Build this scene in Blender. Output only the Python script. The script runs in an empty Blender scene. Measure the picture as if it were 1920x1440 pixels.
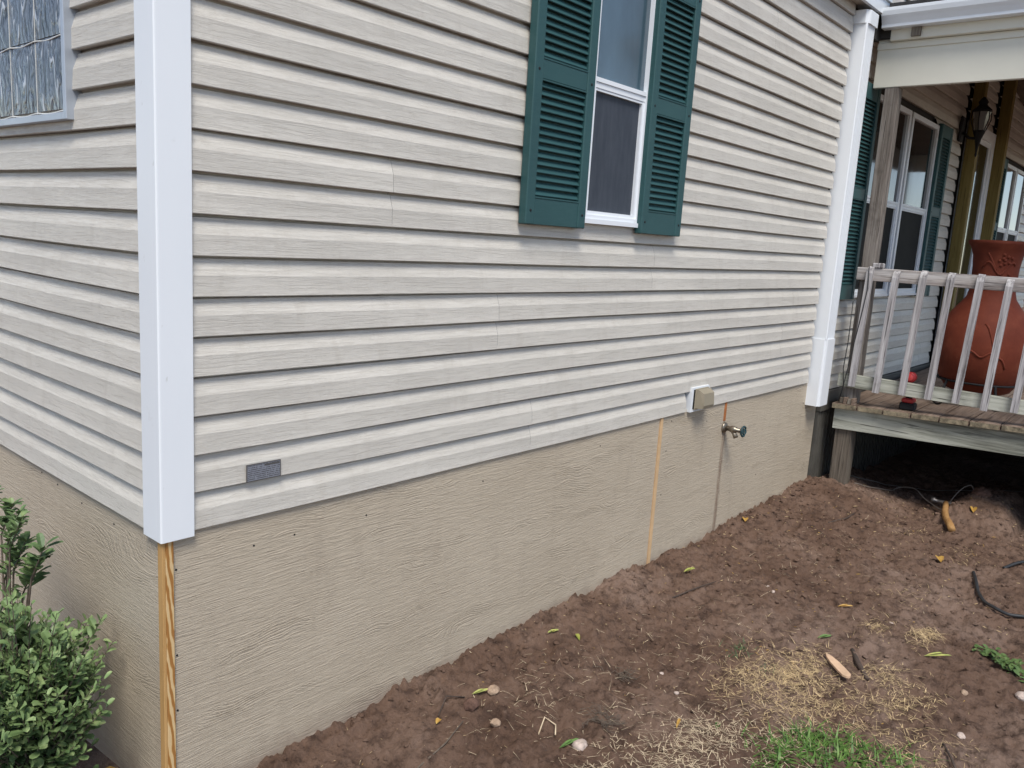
import bpy, math, random
import numpy as np
from mathutils import Vector, Matrix, Quaternion
random.seed(7); rng = np.random.default_rng(7)
R = math.radians
scene = bpy.context.scene
col = scene.collection

# ------------------------------------------------------------------ camera
HEAD, PITCH, ROLL = 0.7041, 0.1765, 0.0621
cam_d = bpy.data.cameras.new('camera'); cam = bpy.data.objects.new('camera', cam_d); col.objects.link(cam)
f_ = Vector((math.cos(HEAD)*math.cos(PITCH), math.sin(HEAD)*math.cos(PITCH), -math.sin(PITCH)))
r_ = Vector((math.sin(HEAD), -math.cos(HEAD), 0)); u_ = r_.cross(f_)
r2 = math.cos(ROLL)*r_ + math.sin(ROLL)*u_; u2 = -math.sin(ROLL)*r_ + math.cos(ROLL)*u_
m = Matrix((r2, u2, -f_)).transposed().to_4x4(); m.translation = (-1.0565, -2.1649, 0.9032)
cam.matrix_world = m
cam_d.sensor_width = 36; cam_d.lens = 1534.9/1920*36; cam_d.clip_start = .05; cam_d.clip_end = 500
scene.camera = cam
scene.render.resolution_x, scene.render.resolution_y = 1024, 768

# ------------------------------------------------------------------ sky, sun, exposure
SUN_EL, SUN_AZ = 56, 222          # azimuth clockwise from +Y
world = bpy.data.worlds.new('World'); scene.world = world; world.use_nodes = True
wn = world.node_tree; bg = wn.nodes['Background']
sky = wn.nodes.new('ShaderNodeTexSky'); sky.sky_type = 'NISHITA'; sky.sun_disc = False
sky.sun_elevation = R(SUN_EL); sky.sun_rotation = R(SUN_AZ); sky.air_density = 1.0; sky.dust_density = 0.2; sky.ozone_density = 1.4; sky.altitude = 1500
hs = wn.nodes.new('ShaderNodeHueSaturation'); hs.inputs['Saturation'].default_value = .75   # thin cloud greys the whole sky evenly
wn.links.new(sky.outputs[0], hs.inputs['Color']); wn.links.new(hs.outputs[0], bg.inputs[0]); bg.inputs[1].default_value = 0.07
sun_d = bpy.data.lights.new('sun', 'SUN'); sun_d.energy = 1.5; sun_d.angle = R(24); sun_d.color = (1, .95, .87)
sun = bpy.data.objects.new('sun', sun_d); col.objects.link(sun)
sd = Vector((math.sin(R(SUN_AZ))*math.cos(R(SUN_EL)), math.cos(R(SUN_AZ))*math.cos(R(SUN_EL)), math.sin(R(SUN_EL))))
sun.rotation_mode = 'QUATERNION'; sun.rotation_quaternion = sd.to_track_quat('Z', 'Y')
vs = scene.view_settings
vs.view_transform = 'Standard'; vs.look = 'None'; vs.exposure = 1.32; vs.gamma = 1; vs.use_curve_mapping = False

# ------------------------------------------------------------------ node helpers
class NT:
    def __init__(s, name, rough=.6, spec=.5):
        s.m = bpy.data.materials.new(name); s.m.use_nodes = True; s.t = s.m.node_tree
        s.b = s.t.nodes['Principled BSDF']; s.b.inputs['Roughness'].default_value = rough
        s.b.inputs['Specular IOR Level'].default_value = spec
    def n(s, k): return s.t.nodes.new(k)
    def L(s, a, b): s.t.links.new(a, b)
    def vec(s, scale=(1, 1, 1), rnd=0.0, rot=(0, 0, 0)):
        tc = s.n('ShaderNodeTexCoord'); mp = s.n('ShaderNodeMapping')
        mp.inputs['Scale'].default_value = scale; mp.inputs['Rotation'].default_value = rot
        o = tc.outputs['Object']
        if rnd:
            oi = s.n('ShaderNodeObjectInfo'); mu = s.n('ShaderNodeMath'); mu.operation = 'MULTIPLY'; mu.inputs[1].default_value = rnd
            s.L(oi.outputs['Random'], mu.inputs[0]); ad = s.n('ShaderNodeVectorMath'); s.L(o, ad.inputs[0]); s.L(mu.outputs[0], ad.inputs[1]); o = ad.outputs[0]
        s.L(o, mp.inputs[0]); return mp.outputs[0]
    def noise(s, v, scale=5, det=4, rough=.55, dist=0.0):
        n = s.n('ShaderNodeTexNoise'); n.inputs['Scale'].default_value = scale; n.inputs['Detail'].default_value = det
        n.inputs['Roughness'].default_value = rough; n.inputs['Distortion'].default_value = dist
        s.L(v, n.inputs['Vector']); return n.outputs['Fac']
    def wave(s, v, scale=5, dist=4, det=2, dscale=1, dirn='Z', typ='BANDS'):
        n = s.n('ShaderNodeTexWave'); n.wave_type = typ
        if typ == 'BANDS': n.bands_direction = dirn
        else: n.rings_direction = dirn
        n.inputs['Scale'].default_value = scale; n.inputs['Distortion'].default_value = dist; n.inputs['Detail'].default_value = det
        n.inputs['Detail Scale'].default_value = dscale; s.L(v, n.inputs['Vector']); return n.outputs['Fac']
    def ramp(s, f, stops):
        n = s.n('ShaderNodeValToRGB'); e = n.color_ramp.elements
        while len(e) < len(stops): e.new(.5)
        for i, (p, c) in enumerate(stops):
            e[i].position = p; e[i].color = (c, c, c, 1) if isinstance(c, (int, float)) else (*c, 1)
        s.L(f, n.inputs[0]); return n.outputs[0]
    def mix(s, f, a, b, mode='MIX'):
        n = s.n('ShaderNodeMix'); n.data_type = 'RGBA'; n.blend_type = mode
        for i, x in ((0, f), (6, a), (7, b)):
            if isinstance(x, (int, float)): n.inputs[i].default_value = x
            elif isinstance(x, tuple): n.inputs[i].default_value = (*x, 1)
            else: s.L(x, n.inputs[i])
        return n.outputs[2]
    def math(s, op, a, b):
        n = s.n('ShaderNodeMath'); n.operation = op
        for i, x in enumerate((a, b)):
            if isinstance(x, (int, float)): n.inputs[i].default_value = x
            else: s.L(x, n.inputs[i])
        return n.outputs[0]
    def color(s, c):
        if isinstance(c, tuple): s.b.inputs['Base Color'].default_value = (*c, 1)
        else: s.L(c, s.b.inputs['Base Color'])
    def bump(s, h, st=.5, d=.002, chain=None):
        n = s.n('ShaderNodeBump'); n.inputs['Strength'].default_value = st; n.inputs['Distance'].default_value = d
        s.L(h, n.inputs['Height'])
        if chain: s.L(chain, n.inputs['Normal'])
        s.L(n.outputs[0], s.b.inputs['Normal']); return n.outputs[0]
    def rough(s, f): s.L(f, s.b.inputs['Roughness'])

def vinyl(name, c, grain=True):
    t = NT(name, .42, .4)
    v = t.vec((2.2, 2.2, 46), 9)
    n1 = t.noise(v, 3.2, 5, .62, .7)
    lines = t.ramp(n1, [(.40, 0), (.47, 1), (.50, .25), (.53, 1), (.63, .55), (.66, 1)])
    base = t.ramp(t.noise(t.vec((1, 1, 2.2), 5), 2.3, 4), [(.32, tuple(x*.93 for x in c)), (.68, tuple(min(1, x*1.04) for x in c))])
    dirt = t.ramp(t.noise(t.vec((3, 3, .8), 3), 4, 6, .7), [(.54, 0), (.80, .26)])
    base = t.mix(dirt, base, (.33, .28, .215))
    if grain: base = t.mix(.26, base, t.mix(lines, (.30, .27, .23), base))
    t.color(base)
    t.bump(lines, .55 if grain else .1, .0011, )
    return t.m
M = {}
M['vinyl'] = vinyl('vinyl_siding', (.655, .618, .555))
M['vinyl_porch'] = M['vinyl']

def plain(name, c, rough=.5, var=.06, scale=6, spec=.5, bump=0, metal=0):
    t = NT(name, rough, spec); v = t.vec((1, 1, 1), 7)
    n = t.noise(v, scale, 6, .6)
    t.color(t.ramp(n, [(.3, tuple(x*(1-var) for x in c)), (.7, tuple(min(1, x*(1+var)) for x in c))]))
    t.b.inputs['Metallic'].default_value = metal
    if bump: t.bump(t.noise(v, scale*12, 4), .4, bump)
    return t.m
def white_trim():
    t = NT('white_vinyl_trim', .42, .4); v = t.vec((1, 1, .35), 4)
    c = t.ramp(t.noise(v, 3, 5), [(.3, (.765, .795, .83)), (.7, (.81, .835, .865))])
    sp = t.ramp(t.noise(t.vec((1, 1, .5), 8), 38, 3, .6), [(.70, 0), (.76, .5)])
    sc = t.ramp(t.noise(t.vec((1, 1, 1), 2), 9, 4, .65), [(.68, 0), (.80, .22)])
    c = t.mix(sp, c, (.52, .52, .50)); c = t.mix(sc, c, (.42, .39, .34)); t.color(c)
    t.bump(t.noise(t.vec((30, 30, 3)), 4, 4), .12, .001); return t.m
M['white'] = white_trim()
M['white_metal'] = plain('white_painted_metal', (.74, .77, .80), .35, .04, 3)
M['cream'] = plain('cream_painted_board', (.66, .64, .55), .55, .05, 2.2)
M['soffit'] = plain('beige_soffit', (.42, .37, .31), .6, .06, 4)
M['sheath_shade'] = plain('dark_sheathing_and_shade', (.03, .028, .026), .9)  # wall sheathing; the same dark colour also paints the shade in the eave cavity
M['black_metal'] = plain('black_iron', (.016, .016, .018), .65, .2, 20, .25)
M['rubber'] = plain('black_rubber', (.025, .026, .028), .5, .25, 30, bump=.0006)
M['glass'] = None
def glass(name, c, rough=.03, haze=0.0):
    t = NT(name, rough, .5)
    n = t.noise(t.vec((1, 1, .4), 3), 5, 5, .6)
    t.color(t.ramp(n, [(.35, tuple(x*.8 for x in c)), (.7, tuple(x*1.2 for x in c))])); t.b.inputs['IOR'].default_value = 1.6
    t.rough(t.ramp(t.noise(t.vec((1, 1, .5), 3), 9, 5), [(.3, rough), (.75, rough+.08)]))
    t.b.inputs['Coat Weight'].default_value = .6; t.b.inputs['Coat Roughness'].default_value = rough
    return t.m
M['glass'] = glass('window_glass', (.06, .10, .13), .10)
M['glass_dark'] = glass('porch_window_glass', (.012, .014, .015))
def screen():
    t = NT('window_screen', .6, .25)
    n = t.noise(t.vec((6, 6, 1), 3), 6, 6, .7)
    t.color(t.ramp(n, [(.35, (.042, .050, .066)), (.7, (.062, .072, .090))])); return t.m
M['screen'] = screen()
M['screen_dark'] = plain('dark_insect_screen', (.014, .015, .015), .7, .15, 9, .12)
def shutter_mat():
    t = NT('green_shutter_plastic', .55, .4)
    g = t.noise(t.vec((5, 5, 40), 9), 4, 5, .6, .5)
    fade = t.noise(t.vec((1, 1, 1), 3), 3, 4)
    c = t.ramp(fade, [(.3, (.020, .068, .072)), (.7, (.027, .085, .088))])
    t.color(t.mix(t.ramp(g, [(.45, 0), (.6, .25)]), c, (.036, .098, .100))); t.bump(g, .25, .001); return t.m
M['shutter'] = shutter_mat()

def skirt_mat():
    t = NT('embossed_wood_siding_panel', .62, .35)
    # cathedral grain: warped height field, ridges in narrow bands
    warp = t.noise(t.vec((.9, .9, 2.4), 0), 1.6, 3, .5)
    v = t.vec((1.0, 1.0, 9.0)); va = t.n('ShaderNodeVectorMath'); va.operation = 'ADD'
    cmb = t.n('ShaderNodeCombineXYZ'); t.L(t.math('MULTIPLY', warp, 2.6), cmb.inputs[2]); t.L(v, va.inputs[0]); t.L(cmb.outputs[0], va.inputs[1])
    ridges = t.wave(va.outputs[0], 3.0, 2.4, 1.5, .9, 'Z')
    mask = t.ramp(t.noise(t.vec((.8, .8, 5)), 2.2, 3), [(.52, 0.0), (.64, 1)])
    r1 = t.math('MULTIPLY', t.ramp(ridges, [(.15, 0), (.75, 1), (.95, .35)]), mask)
    fine = t.noise(t.vec((7, 7, 120)), 1.5, 5, .62, 1.0)
    h = t.math('ADD', t.math('MULTIPLY', r1, .50), t.math('MULTIPLY', fine, 1.3))
    c = t.ramp(t.noise(t.vec((1, 1, 1.4)), 1.3, 5), [(.3, (.475, .398, .300)), (.7, (.545, .464, .356))])
    st = t.ramp(t.noise(t.vec((4, 4, .7)), 2.5, 6, .7), [(.55, 0), (.82, .34)])
    c = t.mix(st, c, (.26, .205, .155))
    tc0 = t.n('ShaderNodeTexCoord'); s0 = t.n('ShaderNodeSeparateXYZ'); t.L(tc0.outputs['Object'], s0.inputs[0])
    dx = t.math('ABSOLUTE', t.math('ADD', t.math('SUBTRACT', s0.outputs[0], 3.545), t.math('MULTIPLY', t.math('SUBTRACT', t.noise(t.vec((1, 1, 6)), 3, 4), .5), .03)), 0)
    run = t.math('MULTIPLY', t.ramp(dx, [(.006, .9), (.030, 0)]), t.ramp(t.math('ADD', s0.outputs[2], 1.0), [(.80, 1), (.835, 0)]))
    c = t.mix(t.math('MULTIPLY', run, t.ramp(t.noise(t.vec((20, 20, 3)), 3, 4), [(.3, .35), (.6, 1)])), c, (.20, .135, .095))
    # soil splash low on the wall: a stain, rising unevenly from the ground line
    tc = t.n('ShaderNodeTexCoord'); sx = t.n('ShaderNodeSeparateXYZ'); t.L(tc.outputs['Object'], sx.inputs[0])
    low = t.math('ADD', sx.outputs['Z'], t.math('MULTIPLY', t.noise(t.vec((3, 3, 3)), 3, 6, .7), .16))
    c = t.mix(t.ramp(t.math('ADD', low, 1.0), [(.20, .55), (.30, 0)]), c, (.22, .145, .11))
    t.color(t.mix(.10, c, t.ramp(fine, [(.35, (.16, .13, .10)), (.6, (.55, .49, .41))])))
    t.bump(h, 1.0, .0038); return t.m
M['skirt'] = skirt_mat()

def wood(name, dark, mid, light, ax=0, rings=3.0, bump=.0012, cont=1.0, knots=True, rough=.75, fine=26):
    t = NT(name, rough, .25)
    s = [1, 1, 1]; s[ax] = .07; sf = [fine]*3; sf[ax] = .9
    off = t.vec(tuple(s), 5)
    w = t.wave(off, rings*6, 5.5, 4, 1.2, 'XYZ'[(ax+2) % 3] if ax != 2 else 'X')
    fn = t.noise(t.vec(tuple(sf), 5), 3, 6, .65, .3)
    c = t.ramp(t.math('ADD', t.math('MULTIPLY', w, .5*cont), t.math('MULTIPLY', fn, 1-.5*cont)), [(.22, dark), (.48, mid), (.75, light)])
    crack = t.ramp(t.noise(t.vec(tuple(x*1.4 for x in sf), 8), 2.2, 4, .6), [(.32, 0.85), (.41, 0)])
    c = t.mix(crack, c, tuple(x*.45 for x in dark)); 
    blot = t.ramp(t.noise(t.vec((1, 1, 1), 4), 5, 5, .7), [(.56, 0), (.74, .45)])
    c = t.mix(blot, c, dark)
    if name.startswith('weathered'): c = t.mix(t.ramp(t.noise(t.vec(tuple(x*.35 for x in sf), 6), 3, 5, .7), [(.48, 0), (.64, .62)]), c, (.60, .58, .57))
    t.color(c); t.bump(t.math('ADD', t.math('MULTIPLY', fn, .7), t.math('MULTIPLY', w, .3)), .7, bump); return t.m
M['grey_z'] = wood('weathered_grey_wood_upright', (.06, .052, .05), (.30, .28, .285), (.58, .56, .565), 2, 2, cont=.3)
M['post_grey'] = wood('old_grey_brown_post', (.045, .036, .03), (.17, .145, .125), (.33, .30, .275), 2, 2, cont=.3)
M['ceil'] = wood('brown_porch_ceiling', (.07, .05, .035), (.12, .09, .065), (.16, .12, .09), 0, 1, cont=.3)
M['grey_y'] = wood('weathered_grey_wood_rail', (.07, .056, .05), (.30, .265, .25), (.55, .51, .48), 1, 2, cont=.4)
M['mint_y'] = wood('pale_treated_lumber', (.10, .10, .08), (.36, .365, .305), (.54, .545, .475), 1, 1.6, cont=.7)
M['deck'] = wood('brown_deck_board', (.10, .065, .045), (.20, .145, .11), (.29, .22, .175), 0, 2, cont=.4)
M['board_end'] = plain('mouldy_board_ends', (.20, .165, .11), .85, .75, 30, bump=.003)
M['post_old'] = wood('old_brown_post', (.055, .045, .036), (.15, .125, .10), (.26, .23, .19), 2, 2, cont=.4)
M['treated'] = wood('olive_treated_post', (.15, .11, .030), (.22, .165, .055), (.29, .225, .09), 2, .8, cont=.35)
M['batten'] = plain('bare_wood_batten', (.60, .40, .22), .75, .12, 12)
def pine():
    t = NT('fresh_pine_corner', .6, .3)
    tc = t.n('ShaderNodeTexCoord'); sx = t.n('ShaderNodeSeparateXYZ'); t.L(tc.outputs['Object'], sx.inputs[0])
    u = t.math('ADD', t.math('ADD', sx.outputs[0], t.math('MULTIPLY', sx.outputs[2], .12)), t.math('MULTIPLY', t.noise(t.vec((8, 8, 2.5)), 2, 3), .045))
    cb = t.n('ShaderNodeCombineXYZ'); t.L(u, cb.inputs[0]); w = t.wave(cb.outputs[0], 19, 0, 0, 1, 'X')
    c = t.ramp(w, [(.25, (.36, .165, .045)), (.5, (.52, .30, .105)), (.7, (.66, .47, .245))])
    t.color(c); t.bump(t.noise(t.vec((60, 60, 2)), 3, 4), .3, .001); return t.m
M['pine'] = pine()
M['pine_edge'] = wood('pine_edge', (.42, .22, .075), (.50, .29, .11), (.56, .34, .14), 2, 2, cont=.3)
M['rust'] = plain('rusty_batten', (.34, .12, .035), .9, .6, 25)
M['stain'] = plain('damp_dirt_streak', (.20, .145, .105), .9, .35, 18)
M['rib'] = plain('grey_ribbed_skirting', (.095, .088, .075), .55, .25, 5)
M['shingle'] = plain('dark_shingles', (.035, .033, .033), .9, .4, 14, bump=.003)
M['brass'] = plain('tarnished_brass', (.27, .235, .19), .38, .35, 22, metal=.85)
M['teal'] = plain('teal_cast_handle', (.015, .05, .058), .5, .3, 20)
M['taupe'] = plain('taupe_plastic', (.30, .26, .19), .5, .08, 8)
def terracotta():
    t = NT('terracotta_clay', .72, .25); v = t.vec((1, 1, 1))
    c = t.ramp(t.noise(v, 7, 7, .65), [(.3, (.120, .024, .012)), (.55, (.152, .032, .0155)), (.75, (.20, .052, .026))])
    t.color(c); t.bump(t.noise(v, 30, 6), .35, .004); return t.m
M['clay'] = terracotta()
M['red'] = plain('red_plastic', (.35, .02, .022), .4, .1, 9)
M['red_lens'] = plain('red_lens', (.55, .06, .06), .25, .1, 9)
M['lamp_glass'] = glass('lantern_glass', (.13, .125, .11), .08)
def soil():
    t = NT('bare_soil', .95, .15); v = t.vec()
    big = t.noise(v, 1.7, 5, .6); mid = t.noise(v, 14, 8, .7); fi = t.noise(v, 95, 6, .7)
    c = t.ramp(big, [(.32, (.128, .077, .054)), (.5, (.180, .114, .082)), (.70, (.270, .188, .145))])
    c = t.mix(t.ramp(mid, [(.36, .75), (.52, 0)]), c, (.055, .034, .026))
    c = t.mix(t.ramp(t.noise(v, 38, 5, .65), [(.60, 0), (.74, .5)]), c, (.26, .18, .135))
    c = t.mix(t.ramp(t.noise(v, 210, 3, .6), [(.70, 0), (.76, .8)]), c, (.40, .31, .23))
    t.color(c); t.bump(t.math('ADD', mid, t.math('MULTIPLY', fi, .8)), 1.0, .016); return t.m
M['soil'] = soil()
M['clod'] = plain('soil_clod', (.125, .073, .055), .95, .45, 45, .15, bump=.004)
M['stone_tan'] = plain('tan_stone', (.38, .27, .19), .9, .35, 60, .2, bump=.004)
M['stone_white'] = plain('chalky_stone', (.52, .42, .36), .9, .3, 60, .2, bump=.004)
M['straw'] = plain('dry_straw', (.58, .43, .235), .8, .45, 25, .3)
M['straw2'] = plain('pale_straw', (.62, .50, .34), .8, .35, 25, .3)
def leafmat(name, a, b, c, sc=18, tr=.0):
    t = NT(name, .5, .35); n = t.noise(t.vec(), sc, 3, .6)
    t.color(t.ramp(n, [(.32, a), (.52, b), (.72, c)]))
    t.b.inputs['Subsurface Weight'].default_value = 0
    return t.m
M['sage'] = leafmat('sage_leaf', (.085, .14, .050), (.185, .27, .105), (.36, .43, .20), 20)
M['sage_deep'] = leafmat('deep_sage_leaf', (.055, .10, .038), (.115, .185, .07), (.22, .29, .12), 20)
M['dark_leaf'] = leafmat('dark_green_leaf', (.035, .075, .030), (.07, .13, .055), (.13, .20, .085), 20)
M['grass'] = leafmat('green_grass', (.045, .10, .018), (.09, .18, .034), (.165, .265, .06), 26)
M['weed'] = leafmat('weed_leaf', (.05, .09, .025), (.085, .14, .04), (.13, .19, .06), 26)
M['husk'] = leafmat('yellow_green_husk', (.22, .25, .05), (.34, .36, .08), (.42, .34, .10), 40)
M['husk2'] = leafmat('ochre_leaf', (.35, .20, .05), (.50, .30, .07), (.50, .36, .12), 40)
M['bark'] = plain('grey_brown_bark', (.13, .10, .075), .9, .4, 60)
M['twig'] = plain('dark_twig', (.075, .052, .04), .9, .4, 40)
M['chip'] = plain('fresh_wood_chip', (.62, .42, .27), .75, .15, 30)
M['handle'] = wood('hammer_handle_wood', (.24, .12, .04), (.34, .185, .07), (.42, .25, .10), 0, 2, cont=.4)
M['steel'] = plain('dull_steel', (.16, .15, .145), .42, .3, 40, metal=.7)
M['wire'] = plain('grey_cable', (.15, .125, .105), .6, .2, 20)
def plate():
    t = NT('printed_metal_plate', .35, .5)
    rows = t.wave(t.vec((1, 1, 1)), 52, .0, 0, 1, 'Z')
    words = t.noise(t.vec((230, 230, 60)), 1.0, 2, .5)
    ink = t.math('MULTIPLY', t.ramp(rows, [(.45, 0), (.6, 1)]), t.ramp(words, [(.40, 0), (.5, 1)]))
    t.b.inputs['Metallic'].default_value = .35
    t.color(t.mix(ink, (.30, .32, .37), (.10, .105, .12))); return t.m
M['plate'] = plate()
M['plate_ink'] = plain('printed_dark_band', (.09, .085, .085), .5)
def blockglass():
    t = NT('wavy_glass_block', .12, .32)
    n = t.noise(t.vec((26, 26, 9), 11), 1.0, 2.2, .5, 1.3)
    c = t.ramp(n, [(.36, (.025, .033, .046)), (.44, (.17, .195, .235)), (.49, (.03, .042, .058)), (.56, (.15, .175, .21)), (.60, (.05, .06, .08)), (.67, (.50, .53, .57))])  # highlights and dark squiggles of the wavy glass are put into the colour
    t.color(c); t.bump(n, 1.0, .012); return t.m
M['gblock'] = blockglass()
M['mortar'] = plain('white_block_joint', (.70, .70, .67), .6, .05, 9)
M['alu'] = plain('aluminium_frame', (.42, .46, .52), .35, .08, 6, metal=.3)

# ------------------------------------------------------------------ object helpers
class MB:
    def __init__(s): s.v = []; s.f = []
    def add(s, v, f):
        o = len(s.v); s.v += [tuple(p) for p in v]; s.f += [tuple(i+o for i in q) for q in f]; return s
    def box(s, x0, x1, y0, y1, z0, z1, zf=None):
        P = [(x, y, z) for z in (z0, z1) for y in (y0, y1) for x in (x0, x1)]
        if zf: P = [(x, y, z+zf(x, y)) for x, y, z in P]
        return s.add(P, [(0, 2, 3, 1), (4, 5, 7, 6), (0, 1, 5, 4), (2, 6, 7, 3), (0, 4, 6, 2), (1, 3, 7, 5)])
    def bbox(s, x0, x1, y0, y1, z0, z1, b=.003):
        # bevelled box
        X, Y, Z = (x0, x1), (y0, y1), (z0, z1); idx = {}; V = []
        for i in (0, 1):
            for j in (0, 1):
                for k in (0, 1):
                    sx, sy, sz = (1 if i == 0 else -1), (1 if j == 0 else -1), (1 if k == 0 else -1)
                    for a in range(3):
                        p = [X[i]+sx*b, Y[j]+sy*b, Z[k]+sz*b]; p[a] = (X[i], Y[j], Z[k])[a]
                        idx[(i, j, k, a)] = len(V); V.append(p)
        F = []
        for a in range(3):
            o = [x for x in range(3) if x != a]
            for e in (0, 1):
                q = []
                for (p, r) in ((0, 0), (1, 0), (1, 1), (0, 1)):
                    key = [0, 0, 0]; key[a] = e; key[o[0]] = p; key[o[1]] = r; q.append(idx[(*key, a)])
                if (e == 1) != (a == 1): F.append(q)
                else: F.append(q[::-1])
            # edges parallel to axis a
            for p in (0, 1):
                for r in (0, 1):
                    k0 = [0, 0, 0]; k0[o[0]] = p; k0[o[1]] = r; k1 = list(k0); k1[a] = 1
                    q = [idx[(*k0, o[0])], idx[(*k1, o[0])], idx[(*k1, o[1])], idx[(*k0, o[1])]]
                    F.append(q)
        for i in (0, 1):
            for j in (0, 1):
                for k in (0, 1): F.append([idx[(i, j, k, 0)], idx[(i, j, k, 1)], idx[(i, j, k, 2)]])
        return s.add(V, F)
    def tube(s, pts, r, n=8, cap=True):
        pts = [Vector(p) for p in pts]; rs = r if isinstance(r, (list, tuple)) else [r]*len(pts); V = []; F = []
        up = Vector((0, 0, 1)); prev = None
        for i, p in enumerate(pts):
            d = (pts[min(i+1, len(pts)-1)]-pts[max(i-1, 0)])
            d = d.normalized() if d.length > 1e-9 else Vector((0, 0, 1))
            if prev is None:
                a = d.orthogonal().normalized()
            else:
                a = prev-d*prev.dot(d); a = a.normalized() if a.length > 1e-6 else d.orthogonal().normalized()
            prev = a; b = d.cross(a)
            for k in range(n):
                t = 2*math.pi*k/n; V.append(p+rs[i]*(a*math.cos(t)+b*math.sin(t)))
        for i in range(len(pts)-1):
            for k in range(n): F.append((i*n+k, i*n+(k+1) % n, (i+1)*n+(k+1) % n, (i+1)*n+k))
        if cap: F.append(tuple(range(n))[::-1]); F.append(tuple((len(pts)-1)*n+k for k in range(n)))
        return s.add(V, F)
    def lathe(s, prof, c=(0, 0, 0), ax='z', n=32, wob=None):
        V = []; F = []
        for (r, h) in prof:
            for k in range(n):
                t = 2*math.pi*k/n; rr = r*(1+(wob(t, h) if wob else 0)); a, b = rr*math.cos(t), rr*math.sin(t)
                p = {'z': (a, b, h), 'x': (h, a, b), 'y': (b, h, a)}[ax]; V.append((p[0]+c[0], p[1]+c[1], p[2]+c[2]))
        for i in range(len(prof)-1):
            for k in range(n): F.append((i*n+k, i*n+(k+1) % n, (i+1)*n+(k+1) % n, (i+1)*n+k))
        F.append(tuple(range(n))[::-1]); F.append(tuple((len(prof)-1)*n+k for k in range(n)))
        return s.add(V, F)
    def mesh(s, name, mat, smooth=False):
        me = bpy.data.meshes.new(name); me.from_pydata(s.v, [], s.f); me.validate(); me.update()
        if mat: me.materials.append(M[mat] if isinstance(mat, str) else mat)
        if smooth: me.shade_smooth()
        return me
    def build(s, name, mat, parent=None, smooth=False, **k):
        return link(name, s.mesh(name, mat, smooth), parent, **k)
WP = {}   # world location of empties
def link(name, me, parent=None, loc=(0, 0, 0), rot=None):
    o = bpy.data.objects.new(name, me); col.objects.link(o)
    o.location = loc
    if rot: o.rotation_euler = rot
    if parent is not None:
        o.parent = parent; o.matrix_parent_inverse = Matrix.Translation(-Vector(WP.get(parent.name, (0, 0, 0))))
    return o
def thing(name, label, cat, loc=(0, 0, 0), group=None, kind=None):
    o = bpy.data.objects.new(name, None); col.objects.link(o); o.location = loc; o.empty_display_size = .1
    WP[o.name] = loc; return tag(o, label, cat, group, kind)
def tag(o, label=None, cat=None, group=None, kind=None):
    if label: o['label'] = label
    if cat: o['category'] = cat
    if group: o['group'] = group
    if kind: o['kind'] = kind
    return o
def part(name, mat, parent, *boxes, b=0):
    mb = MB()
    for q in boxes: mb.bbox(*q, b=b) if b else mb.box(*q)
    return mb.build(name, mat, parent)
def vnoise(X, Y, f, seed=0):
    # value noise on arrays
    rs = np.random.default_rng(seed); T = rs.random((256, 256))
    x = X*f+37.3; y = Y*f+91.7; xi = np.floor(x).astype(int); yi = np.floor(y).astype(int); a = x-xi; b = y-yi
    a = a*a*(3-2*a); b = b*b*(3-2*b); g = lambda i, j: T[i % 256, j % 256]
    return (g(xi, yi)*(1-a)+g(xi+1, yi)*a)*(1-b)+(g(xi, yi+1)*(1-a)+g(xi+1, yi+1)*a)*b-.5

# ------------------------------------------------------------------ ground
CX = [-3, -.4, -.05, .35, .86, 1.32, 1.99, 2.84, 3.63, 4.6, 5.3, 7, 9]
CZ = [-.98, -.97, -.925, -.90, -.885, -.845, -.812, -.826, -.812, -.80, -.80, -.86, -.86]
def hgt(X, Y, fine=True):
    X = np.asarray(X, float); Y = np.asarray(Y, float)
    d = np.maximum(-Y, 0)
    far = -.895 + .03*np.clip((X-2)/4, 0, 1)
    w = np.exp(-(d/.34)**1.6)
    z = np.interp(X, CX, CZ)*w + far*(1-w)
    left = np.clip((-.02-X)/.12, 0, 1); z = z*(1-left) + (-.97)*left
    # edge of the dug bank in front of the porch and the packed heap beside it
    z += .085*np.exp(-(((X-5.0)/.45)**2+((Y+.25)/.35)**2))
    z -= .10*np.clip((X-5.5)/.8, 0, 1)
    q = np.maximum(np.abs(X-5.75)/.42, np.abs(Y+1.12)/.15); z += .16*np.clip(1.6-q, 0, 1)**.6*(q < 1.6)
    near = np.clip(1.2-np.hypot(X-3, Y+1)/9, 0, 1)
    z += near*(.050*vnoise(X, Y, 1.6, 1)+.030*vnoise(X, Y, 4.3, 2)+.022*vnoise(X, Y, 11, 3))
    if fine:
        n = vnoise(X, Y, 26, 4); z += near*(.012*n+.012*vnoise(X, Y, 55, 5)+.011*vnoise(X, Y, 110, 6))
        z += near*.018*np.maximum(vnoise(X, Y, 17, 8)-.18, 0)/.3+near*.018*np.maximum(vnoise(X, Y, 44, 14)-.2, 0)/.3
        z -= near*.030*np.maximum(vnoise(X, Y, 9, 9)-.26, 0)/.24
        # ragged crumbs against the skirting
        z += .050*np.exp(-d/.07)*(vnoise(X, Y*0, 5, 10)+.45*vnoise(X, Y*0, 19, 11)+.45*vnoise(X, Y*0, 60, 12))*(X > .1)
    return z
def gz(x, y): return float(hgt(np.array([x]), np.array([y]))[0])
xs = np.concatenate([[-90, -40, -18, -8, -4, -2.4], np.arange(-1.6, .2, .03), np.arange(.2, 3.4, .0085), np.arange(3.4, 7.2, .0135), [7.4, 7.8, 8.5, 10, 14, 20, 40, 90]])
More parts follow.
